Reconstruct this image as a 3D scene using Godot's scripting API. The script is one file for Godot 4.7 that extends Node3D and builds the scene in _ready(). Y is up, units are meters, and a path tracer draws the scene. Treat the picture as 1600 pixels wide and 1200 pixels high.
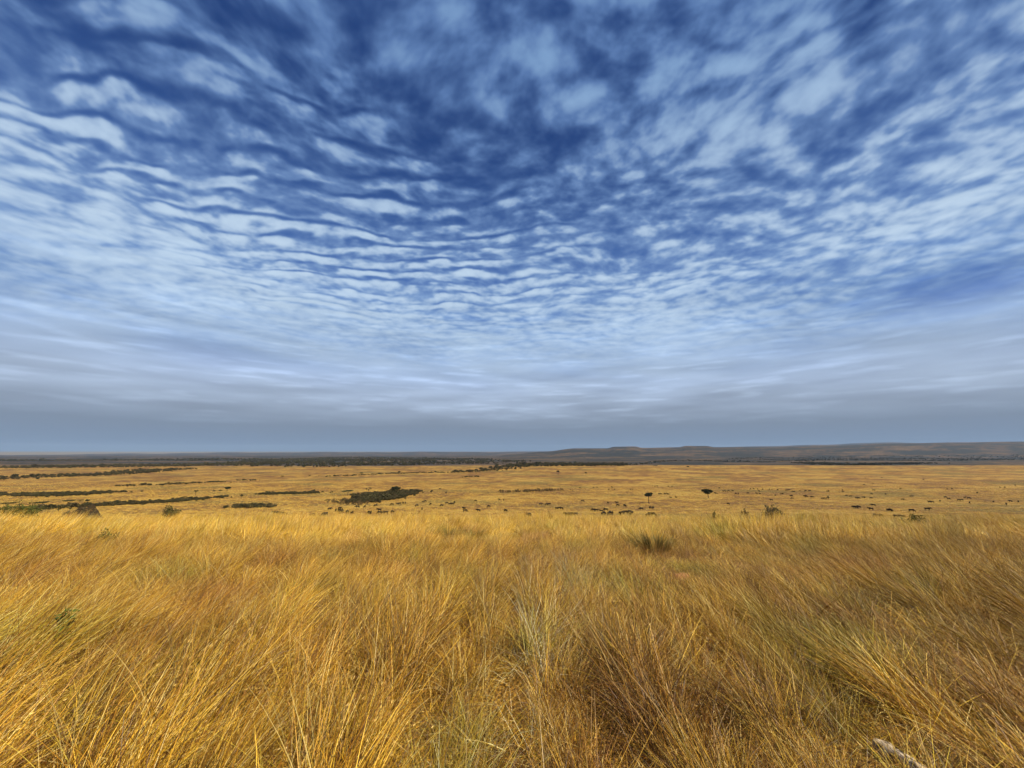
extends Node3D
# A dry savanna seen from a grassy rise: wind-blown golden grass, a plain with
# wildebeest, lone trees and thickets, hills far off, a rippled altocumulus sky.

const COVER_BLOBS = [[-0.921, 0.375, 0.181, 0.079, 0.28], [-0.702, 0.392, 0.213, 0.073, 0.15], [-0.620, 0.843, 0.273, 0.034, 0.22], [0.505, 0.673, 0.189, 0.079, 0.30], [0.231, 0.826, 0.084, 0.046, 0.35], [0.692, 0.651, 0.069, 0.041, 0.30], [0.086, 0.298, 0.879, 0.073, 0.36], [0.851, 0.422, 0.122, 0.037, 0.28], [0.653, 0.794, 0.192, 0.035, 0.10], [-0.277, 0.696, 0.387, 0.133, -0.22], [-0.919, 0.665, 0.129, 0.028, -0.35], [0.290, 0.853, 0.082, 0.058, -0.35], [0.000, 0.638, 0.237, 0.120, -0.22], [0.371, 0.592, 0.128, 0.078, -0.18], [0.893, 0.278, 0.106, 0.029, -0.75], [-0.121, 0.329, 0.120, 0.020, -0.30], [-0.699, 0.191, 0.070, 0.020, -0.22], [-0.443, 0.809, 0.319, 0.039, -0.20], [-0.341, 0.413, 0.234, 0.059, -0.15], [0.859, 0.579, 0.169, 0.084, -0.10], [0.674, 0.348, 0.131, 0.032, -0.20], [-0.867, 0.624, 0.243, 0.062, -0.20], [0.388, 0.769, 0.100, 0.053, 0.12], [-0.616, 0.651, 0.102, 0.032, 0.12], [0.756, 0.552, 0.312, 0.127, -0.05], [0.540, 0.208, 0.377, 0.043, 0.12]]
const RIPPLE_BLOBS = [[-0.729, 0.586, 0.471, 0.210, 1.00], [-0.265, 0.511, 0.474, 0.157, 0.70], [-0.931, 0.344, 0.175, 0.098, -0.80]]
const HERDS = [
	["jumbled group at the grass edge left of centre", [-35.9, -125.8, -35.1, -126.7, -33.6, -125.8, -34.0, -131.0, -32.9, -132.9, -31.7, -132.2, -32.5, -140.0]],
	["short row at the grass edge", [-51.7, -117.3, -50.3, -118.4, -49.0, -119.6]],
	["loose bunch below the boxy shrub clump", [-74.6, -120.8, -73.2, -123.6, -83.8, -141.8, -82.1, -140.8, -80.2, -139.9, -73.7, -130.9, -74.0, -132.8, -72.0, -130.9, -70.6, -130.9]],
	["string below the big thicket's left end", [-65.5, -130.3, -64.9, -130.3, -61.4, -130.9, -63.6, -136.5, -79.5, -174.4]],
	["knot below the big thicket's left foot", [-72.8, -165.4, -68.6, -158.9, -77.3, -179.5, -70.2, -164.1, -66.4, -156.3, -61.7, -149.9, -60.4, -151.2]],
	["nearer row below the big thicket", [-51.7, -145.1, -52.1, -147.5, -54.6, -164.4, -48.0, -145.1, -45.2, -143.0, -44.3, -148.8]],
	["farther row right under the big thicket", [-76.2, -197.0, -74.5, -202.1, -72.0, -210.8, -67.2, -223.4, -66.5, -231.9, -65.4, -231.9, -65.5, -240.0, -64.2, -239.9]],
	["scatter at the big thicket's right tip", [-50.4, -211.2, -39.9, -177.3, -56.0, -251.3, -55.4, -254.1, -46.6, -228.0]],
	["scatter midway between big thicket and stalky bush row", [-37.2, -210.9, -21.6, -132.2, -39.1, -238.7, -35.3, -227.5, -34.0, -229.0, -35.5, -246.0, -21.7, -180.7, -18.6, -159.4]],
	["scatter below the stalky bush row", [-23.5, -257.1, -13.6, -162.0, -11.7, -201.9, -8.6, -269.1, -5.6, -266.2, -2.5, -159.3]],
	["pair above the big thicket's right tip", [-74.4, -409.6, -56.9, -342.8]],
	["pair at the grass edge near centre", [5.3, -132.2, 6.1, -132.2]],
	["four at the grass edge right of the pair", [18.2, -134.2, 18.6, -132.2, 19.8, -135.7, 21.5, -135.7]],
	["tight huddle below and left of the slender tree", [31.2, -138.1, 32.4, -139.9, 33.3, -138.1, 34.6, -140.8, 35.3, -140.8]],
	["larger huddle nearest below the slender tree", [37.8, -139.9, 39.4, -142.8, 42.0, -148.5, 41.7, -146.1, 44.3, -150.9, 42.7, -142.8]],
	["trio at the grass edge under the slender tree", [44.5, -130.9, 46.9, -135.7, 47.1, -134.2]],
	["line of four just beyond the tight huddle", [33.3, -163.9, 34.5, -163.9, 37.1, -166.6, 39.0, -166.6]],
	["close trio left of the two huddles", [20.1, -179.5, 21.7, -182.8, 22.5, -181.1]],
	["pair nose to tail by the slender tree's foot", [65.0, -187.8, 66.3, -187.8]],
	["sparse line left of the slender tree's trunk", [58.0, -240.8, 63.3, -240.7, 56.6, -213.4, 59.9, -213.4, 59.2, -208.1, 56.8, -175.7]],
	["thin line below the stalky bush row", [15.8, -221.2, 19.2, -223.0, 21.1, -226.5, 45.7, -258.6]],
	["string between slender tree and round tree", [122.0, -329.8, 121.1, -323.3, 126.4, -328.6, 129.9, -333.4, 127.9, -324.8, 113.1, -283.6, 121.2, -294.0]],
	["far line above the slender tree's crown", [162.2, -457.0, 165.0, -457.7, 168.2, -458.4, 177.3, -448.7, 180.0, -445.4]],
	["far line right of the stalky bush row", [72.5, -422.4, 87.0, -422.3, 91.5, -424.8, 95.8, -392.2, 101.4, -392.4, 115.7, -387.3, 117.5, -387.3]],
	["file just right of the round tree's crown", [175.5, -343.0, 172.9, -335.8, 218.7, -418.2, 193.0, -362.6, 194.8, -362.7, 200.9, -367.7, 204.9, -368.2, 188.2, -333.6, 191.2, -335.4]],
	["", [123.5, -227.8]],
	["long herd's left section right of the round tree", [201.4, -338.9, 242.8, -403.6, 247.1, -405.4, 206.7, -335.4, 248.3, -400.7, 228.6, -367.0, 210.6, -337.3, 250.1, -395.9]],
	["long herd's far row above the dark bush", [256.5, -395.2, 258.9, -394.8, 258.7, -386.3, 264.0, -381.6, 267.5, -383.2, 258.5, -365.3, 258.5, -363.2]],
	["long herd's near row above the dark bush", [174.3, -267.8, 209.5, -316.4, 227.2, -334.7, 231.6, -339.1, 218.1, -311.5, 218.2, -309.9, 202.0, -287.1]],
	["long herd's middle section", [270.7, -372.9, 227.1, -308.4, 275.6, -372.4, 223.6, -302.0, 281.9, -375.3, 224.3, -297.4]],
	["long herd's section above the bunched trio", [223.7, -286.9, 224.9, -286.9, 291.2, -366.5, 227.4, -286.8, 238.9, -300.7, 294.8, -369.5, 314.2, -377.1, 300.3, -359.9]],
	["long herd's right section", [266.5, -316.9, 263.2, -309.2, 252.7, -291.7, 252.5, -290.1, 262.4, -297.2, 263.6, -297.3, 260.7, -288.9]],
	["long herd's far right tail", [302.6, -334.2, 338.0, -370.7, 313.3, -333.2]],
	["bunched trio beyond the dark bush", [163.4, -190.6, 164.1, -190.6, 166.9, -192.2]],
	["spread-out singles on the right plain", [155.3, -173.1, 192.9, -213.2, 155.0, -164.5, 153.1, -161.9, 160.5, -160.6, 177.8, -171.1]],
	["line half hidden by the right grass edge", [117.0, -129.2, 116.9, -128.1, 122.0, -127.2, 122.3, -126.2, 127.0, -126.2, 127.6, -124.9, 128.7, -124.9, 130.7, -125.3, 137.6, -126.2, 136.9, -124.9]],
	["dotted line past the long herd's tail", [271.4, -276.6, 312.1, -310.7, 263.3, -251.4, 264.8, -251.4, 282.1, -262.6]],
	["scatter near the plain's right end", [329.0, -301.9, 314.2, -286.4, 303.9, -270.7, 309.8, -274.5, 337.7, -296.6, 335.4, -292.2, 280.8, -244.7]],
	["last few at the plain's right edge", [309.0, -255.8, 283.3, -228.7, 325.3, -260.1, 326.2, -256.8]],
	["very distant line on the brown far slope", [564.1, -629.4, 614.5, -655.2, 619.9, -594.7]],
	["distant dots below the brown far slope", [404.7, -454.9, 458.5, -502.4, 392.1, -400.0, 434.2, -395.5, 441.1, -397.3]],
	["faint dots at the brown slope's right end", [404.1, -344.8, 533.8, -433.3, 539.1, -433.3, 590.4, -464.3]],
]
const TREES = [
	["slender", 84.0, -245.1, 6.5, 4.8, "slender lone tree with long bare trunk and small boxy dark crown"],
	["round", 143.1, -289.9, 7.0, 7.0, "lone tree with rounded dark mushroom crown and forked trunk, right of centre"],
	["flat", -134.8, -325.8, 4.3, 9.0, "thin flat-topped acacia standing just left of the big thicket"],
	["dome", -109.2, -370.2, 5.5, 8.4, "tall dense domed tree rising from the big thicket"],
	["sparse", -133.2, -368.2, 4.0, 4.8, "small sparse tree poking up at the big thicket's upper left"],
	["flat", -252.2, -199.3, 2.5, 5.5, "flat-topped acacia at the far left end of the long hedge"],
	["flat", -236.1, -199.8, 2.8, 5.2, "flat-topped acacia rising from the hedge above the leafy bush"],
	["flat", -249.1, -224.2, 2.8, 5.1, "broad umbrella acacia behind the earth mound"],
	["round", -263.8, -247.6, 2.0, 2.0, "tiny round-crowned tree just right of the umbrella acacia"],
	["flat", -273.3, -252.3, 1.4, 2.9, "small flat shrub-like tree beside the tiny round tree"],
	["sparse", -281.5, -233.0, 0.9, 1.5, "tiny dark tree between two flat-topped acacias at left"],
	["sparse", -191.2, -168.7, 1.0, 1.4, "small bare tree left of the two in front of the hedge"],
	["sparse", -192.4, -174.1, 1.1, 1.1, "small bare tree right of the two in front of the hedge"],
	["flat", -257.8, -323.5, 3.8, 3.1, "thin tree with small crown above the hedge's right end"],
	["sparse", -268.8, -357.9, 2.8, 2.3, "wispy leafless tree left of the rounder tree by the hedge tip"],
	["round", -269.3, -366.2, 2.1, 3.0, "low bushy tree directly beside the wispy leafless tree"],
	["round", -271.7, -378.4, 4.3, 4.9, "rounder dark tree standing above the hedge's right tip"],
	["flat", -221.6, -268.3, 2.3, 3.9, "flat-crowned tree growing out of the hedge's right half"],
	["round", -409.0, -475.3, 2.8, 3.1, "solitary dark tree in the thin far hedge line at left"],
	["round", -399.4, -685.5, 3.0, 4.4, "lone tree at the left start of the far bush line"],
	["round", -361.9, -705.4, 3.1, 3.4, "second lone tree along the start of the far bush line"],
	["round", -291.5, -763.5, 4.4, 6.2, "bushy tree standing proud of the far bush line left of centre"],
	["round", -233.7, -816.8, 4.4, 5.3, "dark tree bump midway along the far bush line"],
	["round", -163.0, -835.3, 3.7, 4.1, "small tree on the far bush line before the dark clump"],
	["slender", 87.2, -745.9, 8.5, 6.0, "distant tree with tiny dark crown and pale thin trunk on the ridge slope"],
	["slender", 134.4, -716.4, 6.2, 4.1, "smaller distant tree with thin trunk right of its twin on the ridge slope"],
	["flat", 384.9, -1049.5, 5.4, 13.6, "low wide tree on the distant ridge crest above the slender tree"],
	["round", 460.4, -1027.3, 4.6, 6.6, "small tree on the distant ridge crest right of the wide one"],
	["sparse", 102.8, -408.1, 2.6, 2.6, "small wispy tree on the plain right of the stalky bush row"],
]
const SCRUB = [
	["thicket", "long lens-shaped dark green scrub strip at the left edge of the plain", 620, 1.2, 2.4, [-451.0, -333.5, -418.3, -324.8, -377.7, -308.9, -351.4, -307.6, -348.3, -327.7, -362.9, -375.0, -377.9, -360.6, -391.5, -347.1, -440.7, -342.0, -462.3, -341.8]],
	["hedge", "long dark hedge running up rightward from behind the leafy bush", 800, 0.8, 1.9, [-215.1, -156.5, -212.1, -165.8, -210.0, -173.9, -218.0, -200.2, -215.9, -224.4, -210.0, -256.4, -213.9, -300.1, -220.1, -307.4, -224.8, -274.3, -234.1, -243.2, -237.6, -218.0, -231.0, -191.1, -221.3, -161.0]],
	["shrub_clump", "compact boxy dark green shrub clump on the plain left of centre", 170, 1.2, 2.1, [-137.6, -196.3, -126.0, -196.7, -119.2, -201.1, -126.2, -211.7, -137.7, -212.2, -144.6, -207.0]],
	["scrub_strip", "short dark scrub strip up and right of the boxy clump", 260, 1.2, 2.4, [-214.9, -330.3, -197.0, -339.8, -177.0, -352.2, -176.8, -368.0, -206.7, -356.2]],
	["big_thicket", "largest dark green thicket on the plain left of centre", 900, 1.4, 2.8, [-101.4, -248.8, -89.7, -243.1, -88.8, -263.4, -79.7, -288.3, -83.3, -340.3, -83.5, -380.8, -105.9, -375.2, -123.9, -337.3, -116.1, -291.1]],
	["dry_stalk_scrub", "brownish sparse stalky scrub at the big thicket's left foot", 200, 0.8, 2.2, [-128.7, -271.6, -102.2, -235.9, -86.0, -223.6, -84.0, -249.1, -109.8, -284.6, -123.6, -284.8]],
	["stalky_bush_row", "thin row of brownish stalky bushes right of the big thicket", 150, 1.4, 3.0, [-12.5, -351.9, 17.1, -352.5, 48.3, -369.6, 50.3, -384.6, 17.7, -365.5, -5.8, -360.3]],
	["bush_line", "thin dark bush line crossing the plain left of centre", 420, 1.0, 2.4, [-332.9, -707.2, -287.9, -738.6, -232.9, -796.2, -136.6, -840.1, -91.1, -861.5, -92.5, -874.6, -139.4, -857.1, -237.1, -810.1, -292.6, -750.4, -338.9, -719.9]],
	["bush_clump", "dark bush clump at the right end of the far bush line", 160, 2.0, 4.5, [-131.1, -857.7, -96.5, -848.0, -67.9, -869.4, 0.0, -974.5, 0.0, -1041.1, -83.4, -931.2, -135.6, -906.1]],
	["low_bush_patch", "small low dark bush patch just below the dark bush clump", 40, 1.0, 2.2, [-79.0, -676.1, -57.3, -679.5, -59.3, -702.0, -79.0, -695.2]],
	["broken_hedge_line", "broken thin hedge line on the far left plain", 150, 1.0, 2.4, [-442.3, -431.1, -443.9, -457.6, -410.8, -479.2, -386.4, -532.6, -396.6, -546.5, -421.7, -491.8, -454.2, -468.1]],
	["short_hedge_line", "short thin hedge line near the plain's left middle", 50, 1.0, 2.2, [-408.2, -585.8, -386.1, -595.6, -393.6, -607.1, -417.5, -599.1]],
	["river_wood", "dark riverside wood behind the ridge crest at centre", 1500, 4.0, 9.0, [-84.3, -924.6, 0.0, -1062.4, 109.9, -1122.9, 367.5, -1238.0, 504.7, -1766.4, 152.3, -1865.5, -19.7, -1209.3]],
	["river_line_wood", "thin dark line of trees winding right from the riverside wood", 500, 3.0, 7.0, [390.0, -1358.2, 742.9, -1977.2, 1168.6, -2599.8, 1486.7, -2275.2, 2279.5, -2845.3, 2614.6, -3263.0, 1581.7, -2419.7, 1292.4, -2874.1, 793.0, -2205.6]],
	["valley_wood", "dark lens of trees in the valley at right", 800, 3.0, 7.0, [1347.8, -1893.0, 1174.8, -1548.1, 1133.2, -1310.7, 1487.0, -1518.8, 1922.4, -1784.0, 2283.8, -2255.2, 1454.0, -1680.7, 1798.3, -2341.9]],
	["left_river_wood", "dark wood band bounding the bright plain on the far left", 620, 2.0, 5.0, [-799.6, -573.9, -785.3, -605.5, -767.0, -675.2, -751.4, -746.1, -794.8, -888.4, -875.8, -1086.2, -966.3, -1014.5, -850.1, -758.4, -868.7, -669.1, -893.3, -640.3]],
	["second_wood_band", "second dark wood band behind the first at far left", 900, 4.0, 8.0, [-1470.6, -1026.2, -1397.1, -1072.1, -1267.8, -1161.0, -1080.8, -1205.3, -912.5, -1434.0, -1106.9, -1738.4, -1387.3, -1417.0, -1537.8, -1274.5, -1679.8, -1171.1]],
	["third_wood_band", "thin hazy third wood band near the left horizon", 900, 6.0, 12.0, [-3099.6, -2155.6, -3077.4, -2353.5, -2579.3, -2629.7, -1867.7, -3005.5, -2107.4, -3390.0, -3202.9, -3264.0, -3991.5, -2774.5]],
	["far_forest", "broad dark distant forest below the horizon left of centre", 4500, 5.0, 11.0, [-955.3, -1246.3, -765.9, -1236.3, -597.0, -1220.7, -431.8, -1323.9, -304.1, -1863.4, 0.0, -1932.0, 167.7, -2053.8, -234.8, -3588.1, -1640.4, -5009.6, -2205.0, -4210.3, -1860.3, -2709.5]],
	["far_scrub", "distant scrub added to imitate cloud shade on the right foot of the hills", 3500, 3.0, 7.0, [1659.2, -3073.4, 2313.9, -2830.5, 2632.5, -2477.5, 4101.6, -2917.1, 6570.4, -4661.6, 4789.0, -4713.0, 3787.3, -4623.7, 2552.8, -4454.2]],  # shrubs added to darken the hill foot where a cloud would shade it
]

const KNOTS = [28, 5.03, 45, 8.4, 70, 13.6, 95, 18.2, 112, 20.0, 130, 21.0, 160, 23.8, 200, 27.6, 250, 31.5, 300, 34.0, 400, 37.6, 600, 42.0, 900, 45.0, 1300, 47.5, 1800, 54.0, 2500, 60.0, 3500, 66.0, 5000, 72.0, 7000, 80.0, 11000, 95.0, 20000, 120.0]
const HILL_NEAR = [-1.6, -0.03, -0.05, -0.012, 0.0, -0.006, 0.08, 0.0, 0.165, 0.0085, 0.26, 0.0085, 0.33, 0.0095, 0.45, 0.0115, 0.5, 0.0115, 0.66, 0.0112, 0.82, 0.015, 0.98, 0.0205, 1.15, 0.0235, 1.31, 0.0255, 1.8, 0.027]
const HILL_FAR = [-1.6, -0.008, -1.3, -0.0065, -1.0, -0.0045, -0.6, -0.0015, -0.2, -0.0005, 0.0, 0.0, 0.3, 0.004, 0.6, 0.0125, 0.8, 0.018, 1.0, 0.0245, 1.15, 0.029, 1.31, 0.0345, 1.8, 0.04]

var knot_slopes := PackedFloat64Array()
var rng := RandomNumberGenerator.new()
var taken := {}
var noise_patch := FastNoiseLite.new()
var noise_grain := FastNoiseLite.new()
var noise_scrub := FastNoiseLite.new()

func _ready():
	rng.seed = 7
	make_camera_and_light()
	prepare_noise()
	make_terrain()
	make_scrub()
	make_trees()
	make_herds()
	make_foreground_things()
	make_grass()

# ---------------------------------------------------------------- camera, light, sky
func make_camera_and_light():
	var cam := Camera3D.new()
	cam.name = "camera"
	cam.fov = 90.0
	cam.near = 0.05
	cam.far = 40000.0
	cam.position = Vector3(0, 1.6, 0)
	cam.rotation_degrees = Vector3(10.0, 0, 0)
	add_child(cam)
	cam.current = true
	var sun := DirectionalLight3D.new()
	sun.name = "sun"
	sun.light_energy = 1.6
	sun.light_color = Color(1.0, 0.95, 0.86)
	sun.light_angular_distance = 0.6
	sun.shadow_enabled = true
	add_child(sun)
	var el := deg_to_rad(47.0)
	var az := deg_to_rad(27.0)
	var to_sun := Vector3(cos(el) * cos(az), sin(el), cos(el) * sin(az))
	sun.look_at_from_position(to_sun * 100.0, Vector3.ZERO)
	var env := Environment.new()
	env.background_mode = Environment.BG_SKY
	env.tonemap_mode = Environment.TONE_MAPPER_LINEAR
	env.tonemap_exposure = 1.4
	env.background_energy_multiplier = 0.715
	env.sdfgi_enabled = true
	env.ssao_enabled = true
	env.ssil_enabled = true
	env.fog_enabled = true
	env.fog_density = 0.00002
	env.fog_light_color = Color(0.70, 0.82, 0.95)
	var sky := Sky.new()
	var mat := PanoramaSkyMaterial.new()
	mat.panorama = sky_texture(SKY_W)
	sky.sky_material = mat
	env.sky = sky
	var we := WorldEnvironment.new()
	we.name = "world_environment"
	we.environment = env
	add_child(we)

const SKY_W = 4096
const COARSE = 256
var sky_rows: Array = []
var sn: Array = []
var sky_cover := PackedFloat32Array()
var sky_ripple := PackedFloat32Array()
var srgb_of := PackedByteArray()

func sky_texture(w: int) -> ImageTexture:
	for p in [[11, 0.55, 3], [12, 1.0, 2], [13, 1.0, 2], [14, 5.6, 4], [15, 1.9, 3], [16, 12.0, 4], [17, 1.6, 3], [18, 6.2, 3]]:
		var n := FastNoiseLite.new()
		n.seed = p[0]
		n.noise_type = FastNoiseLite.TYPE_SIMPLEX_SMOOTH
		n.frequency = p[1]
		n.fractal_type = FastNoiseLite.FRACTAL_FBM
		n.fractal_octaves = p[2]
		n.fractal_gain = 0.5
		if p[0] == 18:
			n.noise_type = FastNoiseLite.TYPE_CELLULAR
			n.cellular_return_type = FastNoiseLite.RETURN_DISTANCE
			n.fractal_type = FastNoiseLite.FRACTAL_NONE
		sn.append(n)
	srgb_of.resize(1025)
	for k in 1025:
		srgb_of[k] = int(clampf(255.0 * (1.055 * pow(maxf(k / 1024.0, 0.0032), 0.41667) - 0.055), 0, 255))
	for j in COARSE / 4 + 1:
		for i in COARSE + 1:
			var az := (float(i) / COARSE - 0.5) * TAU
			var el := PI / 2 - float(j) / (COARSE / 4) * PI / 2
			sky_cover.append(blobs(COVER_BLOBS, az, el))
			sky_ripple.append(blobs(RIPPLE_BLOBS, az, el))
	var h := w / 2
	sky_rows.resize(h / 2)
	var g := WorkerThreadPool.add_group_task(sky_row.bind(w), h / 2)
	WorkerThreadPool.wait_for_group_task_completion(g)
	var bytes := PackedByteArray()
	for r in sky_rows:
		bytes.append_array(r)
	var low := PackedByteArray()
	low.resize(w * 3)
	for i in w:
		low[i * 3] = 150
		low[i * 3 + 1] = 125
		low[i * 3 + 2] = 80
	for j in h - h / 2:
		bytes.append_array(low)
	sky_rows.clear()
	return ImageTexture.create_from_image(Image.create_from_data(w, h, false, Image.FORMAT_RGB8, bytes))

func blobs(list: Array, az: float, el: float) -> float:
	var s := 0.0
	for b in list:
		var da: float = az - b[0]
		if da > PI: da -= TAU
		if da < -PI: da += TAU
		var q: float = (da / b[2]) * (da / b[2]) + ((el - b[1]) / b[3]) * ((el - b[1]) / b[3])
		if q < 9.0:
			s += b[4] * exp(-q * 0.7)
	return s

func sky_row(j: int, w: int):
	var row := PackedByteArray()
	row.resize(w * 3)
	var el := PI / 2 - (j + 0.5) / (w / 2) * PI
	var up := sin(el)
	var flat := cos(el)
	var n_low: FastNoiseLite = sn[0]
	var n_w1: FastNoiseLite = sn[1]
	var n_w2: FastNoiseLite = sn[2]
	var n_puff: FastNoiseLite = sn[3]
	var n_mid: FastNoiseLite = sn[4]
	var n_fine: FastNoiseLite = sn[5]
	var n_streak: FastNoiseLite = sn[6]
	var n_cell: FastNoiseLite = sn[7]
	var e := rad_to_deg(el)
	var top := smoothstep(14.0, 46.0, e)
	var rough := smoothstep(9.0, 27.0, e)
	var low := 1.0 - smoothstep(4.0, 19.0, e)
	var gap := Vector3(0.085, 0.19, 0.50).lerp(Vector3(0.020, 0.058, 0.20), top)
	var mid := Vector3(0.225, 0.365, 0.63).lerp(Vector3(0.105, 0.200, 0.43), top)
	var lit := Vector3(0.50, 0.645, 0.82).lerp(Vector3(0.215, 0.365, 0.61), smoothstep(25.0, 51.0, e))
	var hor := Vector3(0.150, 0.200, 0.278).lerp(Vector3(0.47, 0.565, 0.72), smoothstep(0.5, 10.5, e))
	var inv := 1.0 / (up + 0.035)
	var cj := (90.0 - e) / 90.0 * (COARSE / 4)
	var j0 := mini(int(cj), COARSE / 4 - 1)
	var fj := cj - j0
	for i in w:
		var az := (i + 0.5) / w * TAU # column 0 looks along -z
		var ci := fposmod((i + 0.5) / w + 0.5, 1.0) * COARSE
		var i0 := int(ci)
		var fi := ci - i0
		var k0 := j0 * (COARSE + 1) + i0
		var k1 := k0 + COARSE + 1
		var cover := lerpf(lerpf(sky_cover[k0], sky_cover[k0 + 1], fi), lerpf(sky_cover[k1], sky_cover[k1 + 1], fi), fj)
		var ripple := lerpf(lerpf(sky_ripple[k0], sky_ripple[k0 + 1], fi), lerpf(sky_ripple[k1], sky_ripple[k1 + 1], fi), fj)
		var u := sin(az) * flat * inv
		var v := cos(az) * flat * inv
		var broad := n_low.get_noise_2d(u, v)
		var c := 0.51 + 0.24 * broad + cover
		var t := c
		if rough > 0.0:
			var wx := n_w1.get_noise_2d(u, v)
			var wy := n_w2.get_noise_2d(u, v)
			var rm := clampf(ripple + 0.5 * broad, 0.0, 1.0)
			var uu := u + 0.08 * wx
			var vv := v + 0.08 * wy
			var fray := n_mid.get_noise_2d(uu * 1.2 + 7.0, vv * 2.0)
			var cell := -0.50 - n_cell.get_noise_2d(uu * 0.95 + 0.05 * wy + 3.0 + 0.04 * fray, vv * 1.5 + 0.06 * wx)
			var puff := n_puff.get_noise_2d(uu, vv * 1.25)
			var ph := (v + 0.09 * wy + (0.27 if u < 0.0 else 0.10) * u * u + 0.085 * fray + 0.035 * cell + 0.02 * puff) / (0.120 + 0.012 * clampf(-u, -1.0, 1.5))
			var dip := 0.5 - 0.5 * sin(ph * TAU)
			var rip := 1.0 - dip * dip * (0.35 + 0.65 * dip)
			rip = 0.62 + (rip - 0.62) * clampf(0.80 + 1.5 * fray + 1.5 * puff + 0.5 * cell, 0.0, 1.45)
			var fine := n_fine.get_noise_2d(uu, vv)
			t += rough * (rm * 0.80 * (rip - 0.56) + (1.0 - 0.5 * rm) * (0.50 * puff + 0.80 * cell) + 0.34 * fine + 0.22 * fray)
		var soft := 0.5 + 0.56 * tanh(1.95 * (t - 0.545))
		var col: Vector3
		if soft < 0.5:
			col = gap.lerp(mid, soft * 2.0)
		else:
			col = mid.lerp(lit, (soft - 0.5) * 2.0)
		if rough < 1.0:
			var thin := maxf(0.0, n_puff.get_noise_3d(sin(az) * 0.9, cos(az) * 0.9, e * 0.16) - 0.12)
			var st := 2.2 * thin + n_streak.get_noise_3d(sin(az) * 1.3, cos(az) * 1.3, e * 0.20) + 0.6 * n_mid.get_noise_3d(sin(az) * 2.2, cos(az) * 2.2, e * 0.33 + 9.0)
			var band := hor.lerp(col, 1.0 - low) * (1.0 + 0.24 * st * smoothstep(1.0, 7.0, e))
			col = band.lerp(col, rough)
		row[i * 3] = srgb_of[int(clampf(col.x, 0.0, 1.0) * 1024.0)]
		row[i * 3 + 1] = srgb_of[int(clampf(col.y, 0.0, 1.0) * 1024.0)]
		row[i * 3 + 2] = srgb_of[int(clampf(col.z, 0.0, 1.0) * 1024.0)]
	sky_rows[j] = row

# ---------------------------------------------------------------- helpers
func numbered(called: String) -> String:
	if not taken.has(called):
		taken[called] = 0
		return called
	taken[called] += 1
	return "%s_%03d" % [called, taken[called]]

func tag(o: Node, label: String, category: String, group := "", kind := ""):
	if label: o.set_meta("label", label)
	if category: o.set_meta("category", category)
	if group: o.set_meta("group", group)
	if kind: o.set_meta("kind", kind)

func thing(called: String, at: Vector3, turn := 0.0) -> Node3D:
	var o := Node3D.new()
	o.name = numbered(called)
	add_child(o)
	o.position = at
	o.rotation.y = turn
	return o

func part(called: String, mesh: Mesh, material: Material, parent: Node) -> MeshInstance3D:
	var o := MeshInstance3D.new()
	o.name = called
	o.mesh = mesh
	o.material_override = material
	parent.add_child(o, true)
	return o

func plain(color: Color, rough := 0.9) -> StandardMaterial3D:
	var m := StandardMaterial3D.new()
	m.albedo_color = color.linear_to_srgb()
	m.roughness = rough
	m.metallic_specular = 0.3
	return m

func tinted(rough := 0.85, back := 0.0) -> StandardMaterial3D:
	var m := StandardMaterial3D.new()
	m.vertex_color_use_as_albedo = true
	m.roughness = rough
	m.metallic_specular = 0.3
	m.cull_mode = BaseMaterial3D.CULL_DISABLED
	if back > 0.0:
		m.backlight_enabled = true
		m.backlight = Color(back, back, back)
	return m

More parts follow.
